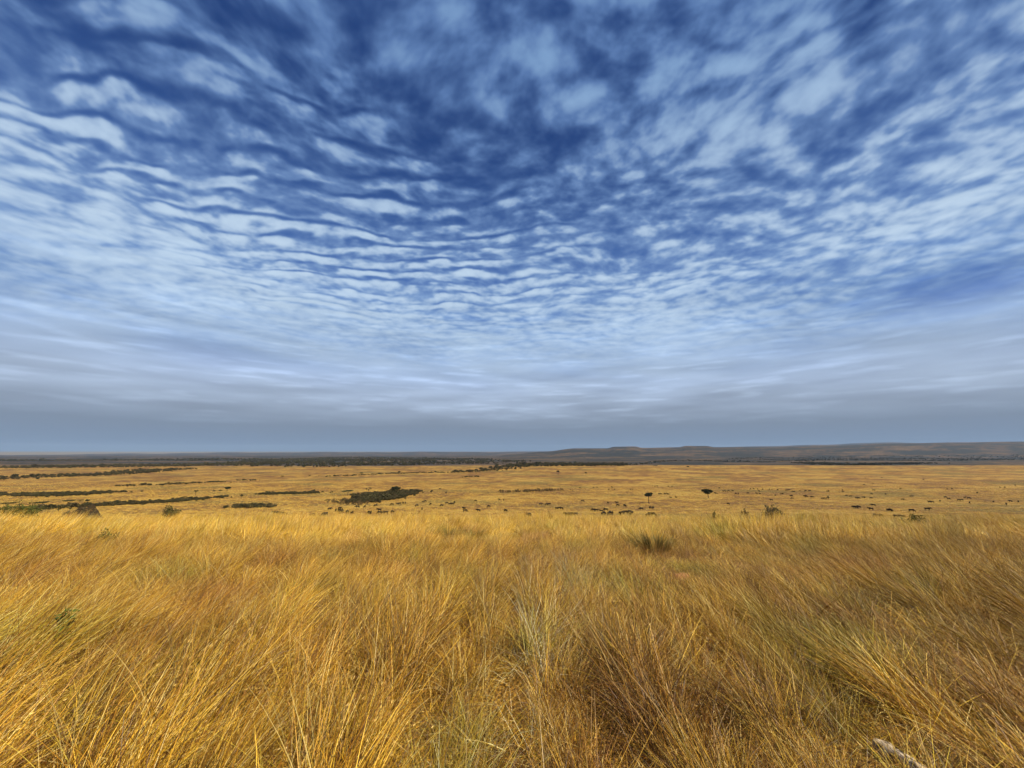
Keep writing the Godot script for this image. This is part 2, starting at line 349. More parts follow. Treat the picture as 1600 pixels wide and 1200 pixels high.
class Shape:
	var v := PackedVector3Array()
	var n := PackedVector3Array()
	var c := PackedColorArray()
	var ix := PackedInt32Array()
	func tri(a: Vector3, b: Vector3, d: Vector3, col: Color):
		var k := v.size()
		var nn := (d - a).cross(b - a).normalized()
		for p in [a, b, d]:
			v.append(p)
			n.append(nn)
			c.append(col)
			ix.append(k)
			k += 1
	func quad(a: Vector3, b: Vector3, d: Vector3, e: Vector3, col: Color):
		var k := v.size()
		var nn := (d - a).cross(b - a).normalized()
		for p in [a, b, d, e]:
			v.append(p)
			n.append(nn)
			c.append(col)
		ix.append_array(PackedInt32Array([k, k + 1, k + 2, k, k + 2, k + 3]))
	func tube(pts: Array, radii: Array, sides: int, col: Color, bump := 0.0, close := true):
		var k := v.size()
		var m := pts.size()
		for i in m:
			var t: Vector3 = (pts[mini(i + 1, m - 1)] - pts[maxi(i - 1, 0)]).normalized()
			var a := t.cross(Vector3(0.31, 0.2, 0.93)).normalized()
			var b := t.cross(a)
			for s in sides:
				var q := TAU * s / sides
				var out := a * cos(q) + b * sin(q)
				var r: float = radii[i] * (1.0 + bump * sin(s * 2.4 + i * 1.7))
				v.append(pts[i] + out * r)
				n.append(out)
				c.append(col)
		for i in m - 1:
			for s in sides:
				var p := k + i * sides + s
				var q := k + i * sides + (s + 1) % sides
				ix.append_array(PackedInt32Array([p, q + sides, q, p, p + sides, q + sides]))
		if close:
			for end in [0, m - 1]:
				var mid := v.size()
				v.append(pts[end])
				n.append((pts[end] - pts[1 if end == 0 else m - 2]).normalized())
				c.append(col)
				for s in sides:
					ix.append_array(PackedInt32Array([mid, k + end * sides + s, k + end * sides + (s + 1) % sides]))
	func mesh() -> ArrayMesh:
		var arrays := []
		arrays.resize(Mesh.ARRAY_MAX)
		arrays[Mesh.ARRAY_VERTEX] = v
		arrays[Mesh.ARRAY_NORMAL] = n
		arrays[Mesh.ARRAY_COLOR] = c
		arrays[Mesh.ARRAY_INDEX] = ix
		var me := ArrayMesh.new()
		me.add_surface_from_arrays(Mesh.PRIMITIVE_TRIANGLES, arrays)
		return me

func prepare_noise():
	for p in [[noise_patch, 31, 1.0, 4], [noise_grain, 32, 1.0, 3], [noise_scrub, 33, 1.0, 4]]:
		p[0].seed = p[1]
		p[0].noise_type = FastNoiseLite.TYPE_SIMPLEX_SMOOTH
		p[0].frequency = p[2]
		p[0].fractal_type = FastNoiseLite.FRACTAL_FBM
		p[0].fractal_octaves = p[3]

func rnd_dir() -> Vector3:
	var z := rng.randf_range(-1, 1)
	var a := rng.randf() * TAU
	var r := sqrt(1 - z * z)
	return Vector3(r * cos(a), z, r * sin(a))

# ---------------------------------------------------------------- terrain
func drop_at(d: float) -> float:
	if d < 0.0: return 1.6 + 0.072 * maxf(d, -40.0)
	if d < 28.0: return 1.6 + 0.072 * d + 0.0018 * d * d
	if d >= 20000.0: return 120.0
	var m := KNOTS.size() / 2
	if knot_slopes.is_empty():
		for i in m:
			if i == 0: knot_slopes.append(0.1728)
			elif i == m - 1: knot_slopes.append(0.002)
			else:
				var a: float = float(KNOTS[i * 2 + 1] - KNOTS[i * 2 - 1]) / (KNOTS[i * 2] - KNOTS[i * 2 - 2])
				var b: float = float(KNOTS[i * 2 + 3] - KNOTS[i * 2 + 1]) / (KNOTS[i * 2 + 2] - KNOTS[i * 2])
				knot_slopes.append(2 * a * b / (a + b))
	var k := 0
	while d >= KNOTS[k * 2 + 2]: k += 1
	var h: float = KNOTS[k * 2 + 2] - KNOTS[k * 2]
	var t: float = (d - KNOTS[k * 2]) / h
	var s := 1 - t
	return (1 + 2 * t) * s * s * KNOTS[k * 2 + 1] + t * s * s * h * knot_slopes[k] + t * t * (3 - 2 * t) * KNOTS[k * 2 + 3] + t * t * (t - 1) * h * knot_slopes[k + 1]

func table(list: Array, u: float) -> float:
	if u <= list[0]: return list[1]
	for i in list.size() / 2 - 1:
		if u < list[i * 2 + 2]:
			var t: float = (u - list[i * 2]) / (list[i * 2 + 2] - list[i * 2])
			t = t * t * (3 - 2 * t)
			return lerpf(list[i * 2 + 1], list[i * 2 + 3], t)
	return list[-1]

func height(x: float, z: float) -> float:
	var d := -z
	var u := x / maxf(d, 150.0)
	var y := 1.6 - drop_at(d)
	if d > 120.0:
		var n1 := sin(x * 0.0171 + sin(z * 0.011) * 1.3) + sin(z * 0.0203 + x * 0.0067 + 1.7) + 0.6 * sin(x * 0.041 - z * 0.033 + 0.5)
		var n2 := sin(x * 0.0031 + z * 0.0017 + 2.1) + sin(z * 0.0047 - x * 0.0019) + 0.7 * sin(x * 0.0071 + 1.3 + sin(z * 0.004))
		y += n1 * 0.4 * smoothstep(120.0, 400.0, d) + n2 * 2.2 * smoothstep(500.0, 2500.0, d)
	if d < 80.0:
		var n0 := sin(x * 0.9 + 0.6 * sin(z * 0.7)) + sin(z * 1.1 + x * 0.35 + 1.0) + sin(x * 0.23 - z * 0.31)
		y += n0 * 0.03 * (1.0 - smoothstep(30.0, 80.0, d))
	if d > 300.0:
		y += 4.5 * exp(-pow((d - 1150.0) / 260.0, 2.0)) * smoothstep(-0.35, 0.15, u)
	if d > 4000.0:
		var yh := 1.6 + (table(HILL_NEAR, u) + 0.0040 * smoothstep(0.245, 0.262, u) * (1.0 - smoothstep(0.315, 0.335, u)) + 0.0030 * smoothstep(0.43, 0.445, u) * (1.0 - smoothstep(0.5, 0.52, u))) * 7000.0
		var w := smoothstep(4000.0, 7000.0, d) if d < 7000.0 else 1.0 - smoothstep(7000.0, 9500.0, d)
		y = lerpf(y, maxf(y, yh), w)
		var y2 := 1.6 + table(HILL_FAR, u) * 14000.0 + 8.0 * sin(u * 23.0) + 5.0 * sin(u * 51.0 + 1.0)
		w = smoothstep(10000.0, 14000.0, d) if d < 14000.0 else 1.0 - smoothstep(14000.0, 17000.0, d)
		y = lerpf(y, maxf(y, y2), w)
	return y

func on_ground(x: float, z: float, sink := 0.0) -> Vector3:
	return Vector3(x, height(x, z) - sink, z)

# land cover: dry grass on the near plain, browner grazed land and bush beyond the river, both darkened to carry cloud shade
func ground_color(x: float, z: float) -> Color:
	var d := -z
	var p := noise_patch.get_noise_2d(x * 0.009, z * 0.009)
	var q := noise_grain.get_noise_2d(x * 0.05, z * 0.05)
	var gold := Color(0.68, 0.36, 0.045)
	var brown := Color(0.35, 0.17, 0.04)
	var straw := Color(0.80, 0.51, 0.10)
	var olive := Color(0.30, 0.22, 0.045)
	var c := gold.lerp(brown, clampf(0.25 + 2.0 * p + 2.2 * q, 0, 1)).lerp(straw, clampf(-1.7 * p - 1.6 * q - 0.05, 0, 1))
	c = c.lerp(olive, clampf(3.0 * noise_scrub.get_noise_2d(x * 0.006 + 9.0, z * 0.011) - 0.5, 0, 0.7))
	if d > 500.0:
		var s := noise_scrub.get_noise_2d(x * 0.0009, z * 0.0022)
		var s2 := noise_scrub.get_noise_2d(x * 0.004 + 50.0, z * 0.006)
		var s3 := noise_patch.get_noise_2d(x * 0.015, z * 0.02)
		var grazed_shade := Color(0.15, 0.095, 0.045).lerp(Color(0.27, 0.165, 0.065), clampf(0.45 + 2.5 * s2, 0, 1))
		var bush := Color(0.052, 0.048, 0.028)  # bush tone, also standing for cloud shade over the far land
		var beyond := grazed_shade.lerp(bush, smoothstep(-0.12, 0.02, s + 0.5 * s2 + 0.25 * s3))
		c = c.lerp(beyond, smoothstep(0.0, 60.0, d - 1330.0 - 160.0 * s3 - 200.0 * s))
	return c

func make_terrain():
	var radii := PackedFloat64Array()
	var r := 0.4
	while r < 19000.0:
		radii.append(r)
		r *= 1.05 if r < 120.0 else (1.011 if r < 1400.0 else 1.017)
	var angles := PackedFloat64Array()
	var a := -PI
	while a < PI - 0.001:
		angles.append(a)
		a += deg_to_rad(0.3) if absf(a) < deg_to_rad(61.0) else deg_to_rad(3.0)
	var na := angles.size()
	var s := Shape.new()
	s.v.append(on_ground(0, 0))
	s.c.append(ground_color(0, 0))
	for rr in radii:
		for aa in angles:
			var x := sin(aa) * rr
			var z := -cos(aa) * rr
			s.v.append(on_ground(x, z))
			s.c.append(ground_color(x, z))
	s.n.resize(s.v.size())
	s.n.fill(Vector3.ZERO)
	for j in na:
		s.ix.append_array(PackedInt32Array([0, 1 + j, 1 + (j + 1) % na]))
	for i in radii.size() - 1:
		for j in na:
			var p := 1 + i * na + j
			var q := 1 + i * na + (j + 1) % na
			s.ix.append_array(PackedInt32Array([p, p + na, q + na, p, q + na, q]))
	for k in range(0, s.ix.size(), 3):
		var i0 := s.ix[k]
		var i1 := s.ix[k + 1]
		var i2 := s.ix[k + 2]
		var nn := (s.v[i1] - s.v[i0]).cross(s.v[i2] - s.v[i0])
		if nn.y < 0.0: nn = -nn
		nn = nn.normalized()
		s.n[i0] += nn
		s.n[i1] += nn
		s.n[i2] += nn
	for k in s.n.size(): s.n[k] = s.n[k].normalized()
	var m := tinted(0.95)
	var nt := NoiseTexture2D.new()
	nt.width = 512
	nt.height = 512
	nt.seamless = true
	var fn := FastNoiseLite.new()
	fn.seed = 41
	fn.frequency = 0.16
	fn.fractal_octaves = 5
	nt.noise = fn
	var ramp := Gradient.new()
	ramp.set_color(0, Color(0.34, 0.33, 0.34))
	ramp.set_color(1, Color(1, 1, 1))
	ramp.set_offset(0, 0.22)
	ramp.set_offset(1, 0.80)
	nt.color_ramp = ramp
	m.albedo_texture = nt
	m.uv1_triplanar = true
	m.uv1_world_triplanar = true
	m.uv1_scale = Vector3(0.35, 0.35, 0.35)
	var g := part("ground", s.mesh(), m, self)
	tag(g, "golden grass plain falling away from a rise to distant dark hills", "ground", "", "structure")

# ---------------------------------------------------------------- scrub and woods
func leafy(s: Shape, at: Vector3, size: Vector3, count: int, leaf: float, dark: Color, pale: Color):
	for k in count:
		var o := rnd_dir() * pow(rng.randf(), 0.4)
		var p := at + o * size
		var a := rnd_dir() * leaf * rng.randf_range(0.6, 1.3)
		var b := a.cross(rnd_dir()).normalized() * leaf * rng.randf_range(0.35, 0.8)
		var col := dark.lerp(pale, rng.randf())
		s.quad(p - a, p + b, p + a, p - b, col)

func shrub_mesh(seed_: int, leaf: float, dry: float) -> ArrayMesh:
	rng.seed = seed_
	var s := Shape.new()
	var dark := Color(0.034, 0.031, 0.014).lerp(Color(0.11, 0.07, 0.03), dry)
	var pale := Color(0.09, 0.077, 0.030).lerp(Color(0.22, 0.14, 0.055), dry)
	for k in 5:
		var a := rng.randf() * TAU
		var top := Vector3(cos(a) * rng.randf_range(0.1, 0.4), rng.randf_range(0.5, 0.85), sin(a) * rng.randf_range(0.1, 0.4))
		s.tube([Vector3(0, -0.15, 0), top * 0.5, top], [0.03, 0.02, 0.008], 4, Color(0.07, 0.05, 0.03))
		leafy(s, top - Vector3(0, 0.18, 0), Vector3(0.3, 0.26, 0.3), int(60 * (1.0 - 0.6 * dry)), leaf, dark, pale)
	leafy(s, Vector3(0, 0.4, 0), Vector3(0.5, 0.36, 0.5), int(110 * (1.0 - 0.7 * dry)), leaf, dark, pale)
	return s.mesh()

func make_scrub():
	var m := tinted(0.8, 0.25)
	var leafy_meshes := [shrub_mesh(101, 0.10, 0.0), shrub_mesh(102, 0.12, 0.0), shrub_mesh(103, 0.11, 0.15)]
	var dry_meshes := [shrub_mesh(104, 0.07, 0.8), shrub_mesh(105, 0.06, 0.6)]
	for t in SCRUB:
		rng.seed = hash(t[0])
		var poly := PackedVector2Array()
		for k in range(0, t[5].size(), 2): poly.append(Vector2(t[5][k], t[5][k + 1]))
		var box := Rect2(poly[0], Vector2.ZERO)
		for p in poly: box = box.expand(p)
		var dry: bool = "stalk" in t[0]
		var spots: Array = []
		var tries := 0
		while spots.size() < t[2] and tries < 200000:
			tries += 1
			var p := Vector2(rng.randf_range(box.position.x, box.end.x), rng.randf_range(box.position.y, box.end.y))
			var patch := noise_scrub.get_noise_2d(p.x * 14.0 / box.size.x, p.y * 9.0 / box.size.y)
			if patch < (0.0 if t[0] in ["far_forest", "far_scrub", "third_wood_band"] else -0.22) and rng.randf() < 0.9: continue
			if not Geometry2D.is_point_in_polygon(p, poly): continue
			if rng.randf() < 0.22:
				p += Vector2(rng.randfn(), rng.randfn()) * 0.016 * p.length()
			spots.append(p)
		var root := thing(t[0], on_ground(spots[0].x, spots[0].y))
		tag(root, t[1], "scrub" if not "wood" in t[0] and not "forest" in t[0] else "woodland", "", "stuff")
		var meshes: Array = dry_meshes if dry else leafy_meshes
		for v in meshes.size():
			var mm := MultiMesh.new()
			mm.transform_format = MultiMesh.TRANSFORM_3D
			mm.use_colors = true
			mm.mesh = meshes[v]
			var mine: Array = []
			for k in spots.size():
				if k % meshes.size() == v: mine.append(spots[k])
			mm.instance_count = mine.size()
			for k in mine.size():
				var h := lerpf(t[3], t[4], pow(rng.randf(), 1.8)) * (1.0 + 0.35 * noise_grain.get_noise_2d(mine[k].x * 0.06, mine[k].y * 0.06))
				if rng.randf() < 0.03: h *= 1.5
				var wide := h * (rng.randf_range(0.9, 1.5) if not dry else rng.randf_range(0.5, 0.9))
				var b := Basis(Vector3.UP, rng.randf() * TAU) * Basis.from_scale(Vector3(wide, h, wide))
				mm.set_instance_transform(k, Transform3D(b, on_ground(mine[k].x, mine[k].y) - root.position))
				var g := rng.randf_range(0.7, 1.25)
				mm.set_instance_color(k, Color(g, g * rng.randf_range(0.92, 1.08), g))
			var o := MultiMeshInstance3D.new()
			o.name = "bushes"
			o.multimesh = mm
			o.material_override = m
			o.set_meta("kind", "stuff")
			root.add_child(o, true)

# ---------------------------------------------------------------- trees
func make_tree(kind: String, h: float, w: float, seed_: int, m_bark: Material, m_leaf: Material) -> Array:
	rng.seed = seed_
	var bark := Shape.new()
	var crown := Shape.new()
	var bc := Color(0.055, 0.042, 0.03)
	var dark := Color(0.014, 0.019, 0.008)
	var pale := Color(0.042, 0.048, 0.018)
	var r := maxf(0.028 * h, 0.085)
	var fork: float = h * {"slender": 0.62, "round": 0.5, "flat": 0.45, "dome": 0.25, "sparse": 0.35}[kind]
	var lean := Vector3(rng.randf_range(-0.05, 0.05), 0, rng.randf_range(-0.05, 0.05)) * h
	var pts := [Vector3(0, -0.25, 0), Vector3(0, 0.02 * h, 0), lean * 0.3 + Vector3(0, fork * 0.5, 0), lean + Vector3(0, fork, 0)]
	bark.tube(pts, [r * 1.7, r * 1.25, r, r * 0.8], 8, bc, 0.08)
	var limbs: int = {"slender": 6, "round": 9, "flat": 9, "dome": 12, "sparse": 6}[kind]
	var leaf := clampf(h * 0.05, 0.13, 0.34)
	for k in limbs:
		var a := TAU * (k + rng.randf() * 0.8) / limbs
		var reach := w * 0.5 * rng.randf_range(0.35, 0.85)
		var tip_y: float = {"slender": rng.randf_range(0.72, 0.90), "round": rng.randf_range(0.56, 0.84), "flat": rng.randf_range(0.80, 0.92), "dome": rng.randf_range(0.30, 0.84), "sparse": rng.randf_range(0.55, 0.95)}[kind] * h
		if kind in ["round", "dome"]:
			reach *= sqrt(clampf(1.15 - pow((tip_y / h - 0.55) / 0.45, 2.0), 0.2, 1.0))
		var tip := lean + Vector3(cos(a) * reach, tip_y, sin(a) * reach)
		var mid: Vector3 = (pts[3] + tip) * 0.5 + Vector3(0, 0.04 * h, 0) + rnd_dir() * 0.03 * h
		bark.tube([pts[3] - Vector3(0, 0.05 * h, 0), mid, tip], [r * 0.5, r * 0.32, r * 0.12], 5, bc)
		var size: Vector3 = {"slender": Vector3(0.24 * w, 0.11 * h, 0.24 * w), "round": Vector3(0.22 * w, 0.15 * h, 0.22 * w), "flat": Vector3(0.23 * w, 0.07 * h, 0.23 * w), "dome": Vector3(0.24 * w, 0.15 * h, 0.24 * w), "sparse": Vector3(0.15 * w, 0.1 * h, 0.15 * w)}[kind] * rng.randf_range(0.8, 1.2)
		var count: int = {"slender": 190, "round": 170, "flat": 170, "dome": 190, "sparse": 60}[kind]
		leafy(crown, tip, size, count, leaf, dark, pale)
	if kind in ["slender", "round", "dome"]:
		var core: float = {"slender": 0.82, "round": 0.76, "dome": 0.55}[kind]
		leafy(crown, lean + Vector3(0, core * h, 0), Vector3(0.38 * w, {"slender": 0.13, "round": 0.16, "dome": 0.34}[kind] * h, 0.38 * w), 500, leaf, dark, pale)
	return [bark.mesh(), crown.mesh()]

func make_trees():
	var m_bark := tinted(0.9)
	var m_leaf := tinted(0.75, 0.2)
	var i := 0
	for t in TREES:
		i += 1
		var shapes := make_tree(t[0], t[3], t[4], 500 + i, m_bark, m_leaf)
		var called: String = {"slender": "savanna_tree", "round": "savanna_tree", "flat": "acacia_tree", "dome": "domed_tree", "sparse": "bare_tree"}[t[0]]
		var o := thing(called, on_ground(t[1], t[2]))
		part("trunk", shapes[0], m_bark, o)
		part("crown", shapes[1], m_leaf, o)
		tag(o, t[5], "tree", "trees dotted over the plain")

# ---------------------------------------------------------------- wildebeest
func capsule(p: Vector3, b: Array) -> float:
	var a: Vector3 = b[0]
	var ab: Vector3 = b[1] - a
	var t := clampf((p - a).dot(ab) / maxf(ab.dot(ab), 1e-6), 0, 1)
	return (p - a - ab * t).length() - lerpf(b[2], b[3], t)

func body_field(p: Vector3, bones: Array, k: float) -> float:
	var d := 1e9
	for b in bones:
		var e := capsule(p, b)
		var h := clampf(0.5 + 0.5 * (d - e) / k, 0, 1)
		d = e if d > 1e8 else lerpf(d, e, h) - k * h * (1 - h)
	return d

func surface(bones: Array, cell: float, k: float, color: Callable) -> ArrayMesh:
	var lo := Vector3.ONE * 1e9
	var hi := -lo
	for b in bones:
		for q in [[b[0], b[2]], [b[1], b[3]]]:
			lo = lo.min(q[0] - Vector3.ONE * (q[1] + 2 * cell))
			hi = hi.max(q[0] + Vector3.ONE * (q[1] + 2 * cell))
	var nx := int((hi.x - lo.x) / cell) + 2
	var ny := int((hi.y - lo.y) / cell) + 2
	var nz := int((hi.z - lo.z) / cell) + 2
	var f := PackedFloat32Array()
	f.resize(nx * ny * nz)
	for x in nx:
		for y in ny:
			for z in nz:
				f[(x * ny + y) * nz + z] = body_field(lo + Vector3(x, y, z) * cell, bones, k)
	var s := Shape.new()
	var at := PackedInt32Array()
	at.resize(nx * ny * nz)
	at.fill(-1)
	for x in nx - 1:
		for y in ny - 1:
			for z in nz - 1:
				var sum := Vector3.ZERO
				var n := 0
				for e in 12:
					var axis := e / 4
					var o := [0, 0, 0]
					o[(axis + 1) % 3] = e & 1
					o[(axis + 2) % 3] = (e >> 1) & 1
					var f0 := f[((x + o[0]) * ny + y + o[1]) * nz + z + o[2]]
					var p0 := Vector3(o[0], o[1], o[2])
					o[axis] = 1
					var f1 := f[((x + o[0]) * ny + y + o[1]) * nz + z + o[2]]
					if (f0 < 0) != (f1 < 0):
						sum += p0.lerp(Vector3(o[0], o[1], o[2]), f0 / (f0 - f1))
						n += 1
				if n:
					var p := lo + (Vector3(x, y, z) + sum / n) * cell
					at[(x * ny + y) * nz + z] = s.v.size()
					s.v.append(p)
					var h := 0.4 * cell
					s.n.append(Vector3(body_field(p + Vector3(h, 0, 0), bones, k) - body_field(p - Vector3(h, 0, 0), bones, k), body_field(p + Vector3(0, h, 0), bones, k) - body_field(p - Vector3(0, h, 0), bones, k), body_field(p + Vector3(0, 0, h), bones, k) - body_field(p - Vector3(0, 0, h), bones, k)).normalized())
					s.c.append(color.call(p))
	var step := [ny * nz, nz, 1]
	for x in range(1, nx - 1):
		for y in range(1, ny - 1):
			for z in range(1, nz - 1):
				var i := (x * ny + y) * nz + z
				for axis in 3:
					if (f[i] < 0) != (f[i + step[axis]] < 0):
						var a: int = step[(axis + 1) % 3]
						var b: int = step[(axis + 2) % 3]
						var q := [at[i], at[i - a], at[i - a - b], at[i - b]]
						if f[i] >= 0: q.reverse()
						s.ix.append_array(PackedInt32Array([q[0], q[2], q[1], q[0], q[3], q[2]]))
	return s.mesh()

# a wildebeest stands along +x, feet at y = 0; the pose moves the neck, head and legs
func wildebeest_bones(pose: String) -> Array:
	var b := []
	var dy := -0.52 if pose == "lying" else 0.0
	var rump := Vector3(-0.72, 0.98 + dy, 0)
	var waist := Vector3(-0.2, 0.95 + dy, 0)
	var chest := Vector3(0.35, 0.98 + dy, 0)
	var hump := Vector3(0.42, 1.18 + dy, 0)
	b.append([rump, waist, 0.22, 0.25])
	b.append([waist, chest, 0.25, 0.31])
	b.append([waist + Vector3(0.1, 0.08, 0), hump, 0.18, 0.16])
	b.append([chest, Vector3(0.55, 0.9 + dy, 0), 0.3, 0.2])
	var poll: Vector3 = {"grazing": Vector3(1.02, 0.62, 0.04), "standing": Vector3(0.98, 1.22, 0.03), "walking": Vector3(1.08, 1.02, -0.04), "lying": Vector3(0.9, 0.86, 0.1)}[pose]
	var nose: Vector3 = {"grazing": Vector3(1.2, 0.2, 0.05), "standing": Vector3(1.3, 0.88, 0.06), "walking": Vector3(1.36, 0.66, -0.07), "lying": Vector3(1.2, 0.58, 0.16)}[pose]
	b.append([Vector3(0.52, 1.1 + dy, 0), poll, 0.2, 0.12])
	b.append([poll, nose, 0.115, 0.075])
	b.append([(poll + nose) * 0.5 + Vector3(-0.06, -0.1, 0), poll + Vector3(-0.22, -0.16, 0), 0.04, 0.07])
	for s in [-1, 1]:
		var side := Vector3(0, 0, s)
		b.append([poll + Vector3(-0.02, 0.07, s * 0.06), poll + Vector3(0.0, 0.08, s * 0.24), 0.045, 0.036])
		b.append([poll + Vector3(0.0, 0.08, s * 0.24), poll + Vector3(0.02, 0.24, s * 0.27), 0.036, 0.03])
		b.append([poll + Vector3(-0.05, 0.03, s * 0.1), poll + Vector3(-0.12, -0.03, s * 0.2), 0.035, 0.03])
		if pose == "lying":
			b.append([Vector3(0.42, 0.36, s * 0.2), Vector3(0.72, 0.12, s * 0.24), 0.11, 0.06])
			b.append([Vector3(0.72, 0.12, s * 0.24), Vector3(0.42, 0.06, s * 0.28), 0.055, 0.045])
			b.append([Vector3(-0.62, 0.36, s * 0.2), Vector3(-0.28, 0.16, s * 0.32), 0.16, 0.09])
			b.append([Vector3(-0.28, 0.16, s * 0.32), Vector3(-0.62, 0.06, s * 0.36), 0.06, 0.045])
			continue
		var step: float = {"grazing": 0.09, "standing": 0.03, "walking": 0.2}[pose] * s
		b.append([Vector3(0.42, 0.9, 0.13 * s), Vector3(0.44 + step * 0.6, 0.55, 0.14 * s), 0.13, 0.065])
		b.append([Vector3(0.44 + step * 0.6, 0.55, 0.14 * s), Vector3(0.44 + step, 0.04, 0.14 * s), 0.06, 0.042])
		b.append([Vector3(-0.68, 0.92, 0.12 * s), Vector3(-0.56 - step * 0.4, 0.66, 0.15 * s), 0.2, 0.11])
		b.append([Vector3(-0.56 - step * 0.4, 0.66, 0.15 * s), Vector3(-0.76 - step * 0.8, 0.4, 0.15 * s), 0.09, 0.055])
		b.append([Vector3(-0.76 - step * 0.8, 0.4, 0.15 * s), Vector3(-0.72 - step, 0.04, 0.15 * s), 0.052, 0.042])
	b.append([rump + Vector3(-0.2, 0.08, 0), rump + Vector3(-0.3, -0.3, 0.03), 0.045, 0.03])
	b.append([rump + Vector3(-0.3, -0.3, 0.03), rump + Vector3(-0.28, -0.44 if pose == "lying" else -0.62, 0.05), 0.04, 0.05])
	return b

func wildebeest_coat(p: Vector3) -> Color:
	var dark := Color(0.010, 0.009, 0.009)
	var grey := Color(0.032, 0.028, 0.025)
	if p.x > 0.85: return dark
	return grey.lerp(dark, clampf(0.5 + 0.5 * sin(p.x * 26.0), 0, 1) if p.x > -0.1 else 0.35)

const ORDINALS = ["first", "second", "third", "fourth", "fifth", "sixth", "seventh", "eighth", "ninth", "tenth"]

func make_herds():
	var m := tinted(0.8)
	m.metallic_specular = 0.1
	var meshes := {}
	for pose in ["grazing", "standing", "walking", "lying"]:
		meshes[pose] = surface(wildebeest_bones(pose), 0.055, 0.05, wildebeest_coat)
	rng.seed = 909
	for h in HERDS:
		var way := rng.randf() * TAU
		for k in range(0, h[1].size(), 2):
			var at := on_ground(h[1][k], h[1][k + 1], 0.02)
			var pick := rng.randf()
			var pose := "grazing" if pick < 0.5 else ("standing" if pick < 0.72 else ("walking" if pick < 0.93 else "lying"))
			var o := part(numbered("wildebeest"), meshes[pose], m, self)
			o.position = at
			var turn := way + rng.randfn(0.0, 0.5)
			if rng.randf() < 0.3: turn = rng.randf() * TAU
			o.rotation.y = turn
			o.scale = Vector3.ONE * rng.randf_range(0.92, 1.1)
			var n: int = h[1].size() / 2
			var which := "lone wildebeest on open grass below and right of the round tree"
			if n == 2: which = "dark wildebeest, %s of the %s" % [["left", "right"][k / 2], h[0]]
			elif n > 2: which = "dark wildebeest, %s from left in the %s" % [ORDINALS[k / 2], h[0]]
			tag(o, which, "wildebeest", "wildebeest grazing over the plain")

# ---------------------------------------------------------------- things in the near grass
var clear_spots: Array = []

func make_foreground_things():
	make_branch()
	make_stone("stone", Vector3(-0.32, 0, -5.41), Vector3(0.07, 0.032, 0.05), Color(0.40, 0.36, 0.29), 61, "small whitish stone lying in the grass at centre")
	make_stone("stone", Vector3(2.94, 0, -7.15), Vector3(0.17, 0.055, 0.11), Color(0.36, 0.15, 0.06), 62, "flat rusty orange stone in the grass right of centre")
	make_stone("stone", Vector3(1.52, 0, -6.32), Vector3(0.09, 0.05, 0.06), Color(0.48, 0.33, 0.18), 63, "small tan stone in the grass left of the orange stone")
	for c in [[-0.32, -5.41, 0.22], [2.94, -7.15, 0.5], [1.52, -6.32, 0.3], [-4.0, -3.7, 0.2], [2.20, -2.5, 0.27]]: clear_spots.append(c)
	make_mound()
	var m := tinted(0.8, 0.25)
	var green := Color(0.055, 0.075, 0.014)
	var olive := Color(0.10, 0.095, 0.02)
	var grey := Color(0.045, 0.038, 0.022)
	make_tussock(-2.0, -12.6, 420, 0.7, 0.6, 91, "dark green grass tussock left of centre, leftmost of the three tussocks")
	make_tussock(-1.2, -12.9, 320, 0.6, 0.56, 92, "smaller dark green tussock just right of the leftmost tussock")
	make_tussock(3.55, -10.2, 620, 0.75, 0.56, 93, "dark green grass tussock right of centre beyond the orange stone")
	make_bush("bush", -27.0, -22.0, 1.55, 1.6, 1500, green, olive, 71, m, "low yellowish green leafy bush at the left end of the grass edge")
	make_bush("bush", -18.9, -22.2, 1.35, 0.9, 650, olive, grey, 72, m, "small dull bush on the grass edge right of the earth mound")
	make_bush("bush", 14.6, -22.4, 1.4, 1.15, 1000, grey, Color(0.10, 0.09, 0.04), 73, m, "dark grey twiggy bush on the grass edge right of centre")
	make_bush("bush", 11.2, -22.2, 1.05, 0.5, 300, green, grey, 74, m, "small dark green bush left of the dark twiggy bush")
	make_bush("bush", 13.1, -22.5, 1.3, 0.5, 220, Color(0.2, 0.12, 0.04), grey, 75, m, "brownish dry bush just left of the dark twiggy bush")
	make_bush("bush", 17.6, -17.6, 0.85, 0.85, 420, green, olive, 76, m, "low green bush in the grass at far right")
	make_bush("bush", -10.9, -10.9, 0.62, 0.45, 260, green, olive, 77, m, "small green bush in the grass below the left grass edge")
	make_bush("bush", 2.1, -22.0, 1.0, 0.3, 90, grey, Color(0.18, 0.1, 0.04), 78, m, "tiny dark twig bush at the grass edge near centre")
	make_bush("leafy_sprig", -4.06, -3.85, 0.5, 0.2, 150, Color(0.035, 0.075, 0.012), Color(0.08, 0.12, 0.02), 79, m, "bright green leafy sprig deep in the grass at lower left")

